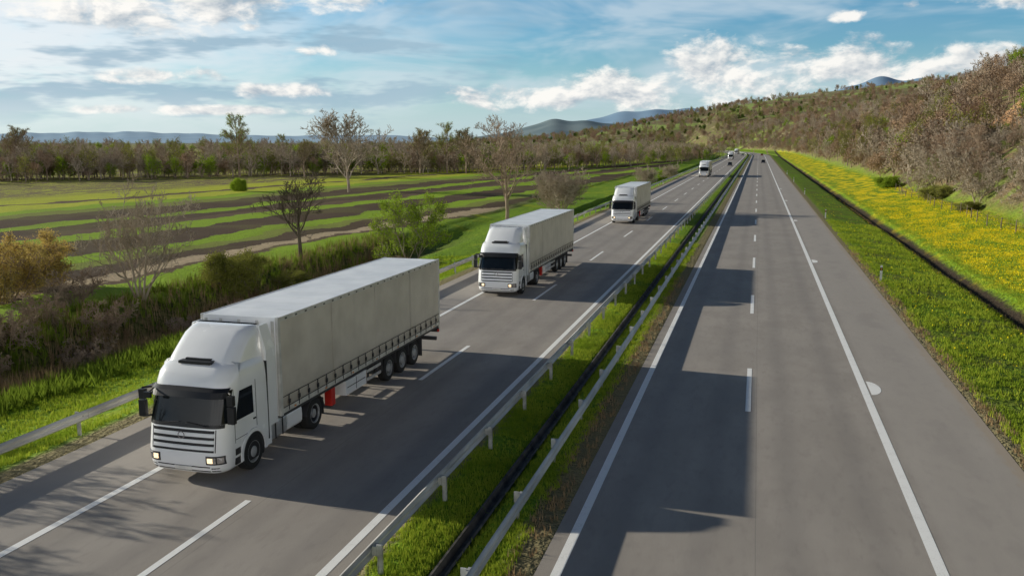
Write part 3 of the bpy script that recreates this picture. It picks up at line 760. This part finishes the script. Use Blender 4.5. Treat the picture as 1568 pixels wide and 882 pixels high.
while len(P)<2100:
    y=1130+rng.random()*950; X=(-.40+rng.random()*.75)*y
    if float(wob(X,y,120,4))>.3: continue
    z=float(hz(X,y))
    if z<4: continue
    P.append((X,y,z-.3)); S.append(rng.uniform(1.0,1.9))
scatter('far_hill_woodland',P,S,c_far)
c_left=coll('plain_wood',[f2,f4,f6,f1,f6,f4,f3,f2,f6,f3])
P=[];S=[]
def line(p0,p1,n,w,smin,smax):
    for _ in range(n):
        t=rng.random(); X=p0[0]+(p1[0]-p0[0])*t+rng.normal()*w*.4; y=p0[1]+(p1[1]-p0[1])*t+abs(rng.normal())*w
        P.append((X,y,float(hz(X,y))-.1)); S.append(rng.uniform(smin,smax))
line((-330,120),(-190,180),260,22,.6,1.15); line((-205,178),(-150,225),180,18,.55,1.1); line((-160,225),(-95,290),260,24,.6,1.15)
line((-100,290),(-62,380),190,26,.6,1.15); line((-62,380),(-40,620),240,24,.6,1.1); line((-420,260),(-120,420),260,50,.9,1.5); line((-40,560),(-60,800),150,14,.6,1.1)
line((-300,500),(-80,700),220,80,.9,1.5); line((-700,400),(-300,900),260,130,1.0,1.7); line((-90,820),(-160,1150),200,50,.8,1.3); line((-40,980),(20,1120),150,40,.7,1.2)
scatter('distant_tree_line',P,S,c_left)
# ------------------------------------------------------------ low plants
def tufts(name,pts,hmin,hmax,w,mat,nb=5,lean=.5):
    pts=np.array(pts); n=len(pts); N=n*nb
    base=np.repeat(pts,nb,0); base[:,0]+=rng.normal(0,.05,N); base[:,1]+=rng.normal(0,.05,N)
    a=rng.uniform(0,2*np.pi,N); h=rng.uniform(hmin,hmax,N); ww=w*rng.uniform(.6,1.4,N); le=rng.uniform(0,lean,N)*h; b=rng.uniform(0,2*np.pi,N)
    dx=np.cos(a)*ww; dy=np.sin(a)*ww; Z=np.zeros(N)
    v0=base+np.stack([-dx,-dy,Z-.02],1); v1=base+np.stack([dx,dy,Z-.02],1); v2=base+np.stack([np.cos(b)*le,np.sin(b)*le,h],1)
    V=np.stack([v0,v1,v2],1).reshape(-1,3); F=np.arange(N*3).reshape(-1,3)
    me=fastmesh(name,V,F,[mat],3); ob=bpy.data.objects.new(name,me); scene.collection.objects.link(ob); return ob
grassm=foliage('grass_blades',(.25,.37,.03),(.46,.50,.06),(.17,.27,.02),.35)
drym=foliage('dry_stems',(.44,.31,.17),(.32,.22,.12),(.22,.14,.09),.2)
yelm=foliage('yellow_petals',(.88,.65,.01),(.92,.75,.02),(.8,.66,.02),.3)
def rpts(x0,x1,y0,y1,n,pw=1.6,cl=None):
    X=rng.uniform(x0,x1,n*2); Y=y0+(y1-y0)*rng.random(n*2)**pw
    if cl is not None:
        k=wob(X,Y,cl,11)+rng.normal(0,.35,n*2)>-.25; X=X[k];Y=Y[k]
    X=X[:n];Y=Y[:n]; return np.stack([X,Y,hz(X,Y)],1)
tufts('grass',np.concatenate([rpts(-7.75,-6.4,10,80,12000,cl=.9),rpts(-5.9,-4.75,10,80,9000,cl=.9)]),.04,.14,.012,grassm)
tufts('grass',np.concatenate([rpts(7.9,14,14,110,18000,cl=1.1),rpts(15,26,40,150,14000,cl=1.3)]),.05,.2,.02,grassm)
tufts('grass',rpts(-33,-20.2,12,80,26000,cl=1.5),.05,.2,.02,grassm)
tufts('dry_reeds',np.concatenate([rpts(-35.8,-32.2,22,80,3200,1.2,1.5),rpts(-39,-36,22,90,900,1.2,1.5)]),.4,1.25,.014,drym,5,.35)
tufts('dry_reeds',np.concatenate([rpts(13.3,14.1,30,140,700,1.2),rpts(24,28,80,200,2000,1.2),rpts(7.6,8.2,14,80,700,1.4,.8),rpts(-4.9,-4.3,12,60,500,1.4,.8)]),.05,.25,.014,drym,5,.5)
tufts('weeds',np.concatenate([rpts(-34,-29,22,70,1500,1.2,2.5),rpts(-40,-35,30,90,900,1.2,2)]),.3,.8,.05,foliage('weed_leaves',(.18,.25,.03),(.25,.34,.04),(.12,.17,.02)),8,.7)
def flowers(name,pts,s,hmin,hmax):
    n=len(pts); c=pts+np.stack([np.zeros(n),np.zeros(n),rng.uniform(hmin,hmax,n)],1)
    a=rng.normal(size=(n,3)); a/=np.linalg.norm(a,axis=1)[:,None]; b=np.cross(a,rng.normal(size=(n,3))); b/=np.linalg.norm(b,axis=1)[:,None]
    ss=(s*rng.uniform(.6,1.3,n))[:,None]
    V=np.stack([c-a*ss,c-b*ss,c+a*ss,c+b*ss],1).reshape(-1,3); me=fastmesh(name,V,np.arange(n*4).reshape(-1,4),[yelm],4)
    ob=bpy.data.objects.new(name,me); scene.collection.objects.link(ob)
flowers('yellow_wildflowers',np.concatenate([rpts(15.8,25,45,180,13000,1.2,1.9),rpts(16,24.5,50,130,9000,1.2,1.0),rpts(8.5,13.5,40,170,600,1.2,1.2)]),.038,.1,.3)
for (x,y,s) in ((-35.5,33,.9),(-34,38,1),(-36,42,1.1),(-34.5,47,.8),(-33,52,.9),(-37,36,1.2),(-38.5,40,1),(-41,45,1.3),(-42,38,1.2)):
    place('bare_shrub',m_brushb,x,y,x*y,s)
wood=simple('weathered_wood',(.2,.16,.12),.9,var=.3,objsp=False)
mb=MB(); pr=None
for k in range(22):
    y=84+k*4; x=23.2+.4*math.sin(k); z=float(hz(x,y)); mb.tube((x,y,z-.3),(x+.02,y,z+1.25),.05,.045,6,0)
    if pr:
        for h in (.4,.8,1.15): mb.tube((pr[0],pr[1],pr[2]+h),(x,y,z+h),.008,.008,3,0,False)
    pr=(x,y,z)
mb.obj('wire_fence',[wood])

# ------------------------------------------------------------ world
SUN_DIR=Vector((1,-.09,-.2985)).normalized(); EL=R(16.55); AZ=math.atan2(-1,.09)
w=bpy.data.worlds.new('World'); scene.world=w; w.use_nodes=True; nt=w.node_tree; bg=nt.nodes['Background']; ST=.1
try: w.cycles.sampling_method='NONE'
except Exception as ex: print(ex)
sk=nt.nodes.new('ShaderNodeTexSky'); sk.sky_type='NISHITA'; sk.sun_disc=False; sk.sun_elevation=EL; sk.sun_rotation=AZ%(2*math.pi); sk.air_density=1.0; sk.dust_density=.6; sk.ozone_density=1.5
tc=nt.nodes.new('ShaderNodeTexCoord'); d=E(nt,tc.outputs['Generated']); x,y,z=sep(nt,d)
az=x._m('ARCTAN2',y)*57.2958; el=z._m('ARCSINE')*57.2958
nA=noise(nt,comb(nt,az*.1,el*.19,0.0),2.6,8,.60,.2); nB=noise(nt,comb(nt,az*.1-.045,el*.19+.06,0.0),2.6,4,.55,.2)
nF=noise(nt,comb(nt,az*.09,el*.34,5.0),1.1,4,.6,.4)
gray=noise(nt,comb(nt,az*.06,el*.28,9.0),2.0,4,.6)
ells=[(-35.6,7.8,6.0,1.9),(-29.5,8.8,5.5,1.4),(-36.6,3.9,3.4,.55),(-27.6,5.55,1.6,.45),(-29.8,3.1,2.8,.6),(-31.5,6.8,.8,.3),(-2.6,4.2,3.6,2.6),(-8.2,3.2,5.0,1.6),(4.4,4.0,6.0,1.9),(11.5,4.2,6,1.5),(13,7.9,4.0,.8),(4.4,7.3,1.3,.4),(8.2,7.7,.6,.4),(-14,2.8,6,.9),(-34,1.9,8,.35),(-48,9,8,3)]
M=None
for a,e,wd,h in ells:
    p=(az-a)/wd; q=(el-e)/h
    m_=1.0-(p*p+q*q)
    M=m_ if M is None else M.max(m_)
Mc=M.max(-1.2)
dens=Mc*.50+(nA-.5)*2.6
cu=dens.sm(.0,.50)
light=((nB-nA)*-5.0+.68+(nF-.5)*.6-dens.sm(.45,1.2)*.2).clamp()
veil=(nF.sm(.40,.66)*el.sm(0,3,.3,1)*el.sm(9,22,1,.25))
left=az.sm(-46,-16,1,.0)*nF.sm(.22,.52)*band(el,1.0,14,3)
hor=el.sm(-.5,6.5,1,0)
sky=mix(nt,1.0,E(nt,sk.outputs[0]),(.55,1.0,1.32),'MULTIPLY')
def c(r,g,b,k): return (r*k/ST,g*k/ST,b*k/ST)
sky=mix(nt,1.0,sky,mix(nt,el.sm(11,30),(1,1,1),(.20,.22,.26)),'MULTIPLY')  # upper sky darkened outside the view to reduce fill on the ground
sky=mix(nt,hor*.72,sky,c(.70,.84,.93,.90))
sky=mix(nt,(veil*.55*el.sm(10,20,1,.3)).clamp(),sky,c(.80,.90,.97,.84))
sky=mix(nt,(left*.78).clamp(),sky,c(.94,.96,.98,.95))
sky=mix(nt,(gray.sm(.46,.60)*az.sm(-28,-8,.75,.1)*band(el,1.5,9,2)).clamp(),sky,c(.33,.52,.67,.85))
cc=mix(nt,light,c(.48,.57,.66,.82),c(1,.97,.92,1.02))
sky=mix(nt,cu*.92,sky,cc)
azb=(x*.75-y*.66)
bank=azb.sm(.05,.5)*el.sm(0,3)*(el+(gray-.5)*24).sm(13,24,1,0)  # bright cloud bank added outside the view as fill for the truck faces
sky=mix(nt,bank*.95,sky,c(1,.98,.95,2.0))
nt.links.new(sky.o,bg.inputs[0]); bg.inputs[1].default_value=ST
sl=bpy.data.lights.new('sun','SUN'); sl.energy=5; sl.angle=R(.5); sl.color=(1,.94,.80)
so=bpy.data.objects.new('sun',sl); scene.collection.objects.link(so); so.rotation_euler=SUN_DIR.to_track_quat('-Z','Y').to_euler(); so.location=(-60,5,40)
# ------------------------------------------------------------ camera
cam=bpy.data.cameras.new('camera'); co=bpy.data.objects.new('camera',cam); scene.collection.objects.link(co); scene.camera=co
cam.lens=31.0; cam.sensor_width=36; cam.clip_end=30000; cam.clip_start=.1
co.location=(0,0,9.03); co.rotation_euler=(R(90-9.38),0,R(15.44))
scene.view_settings.view_transform='Standard'; scene.view_settings.look='None'; scene.view_settings.exposure=0; scene.view_settings.gamma=1
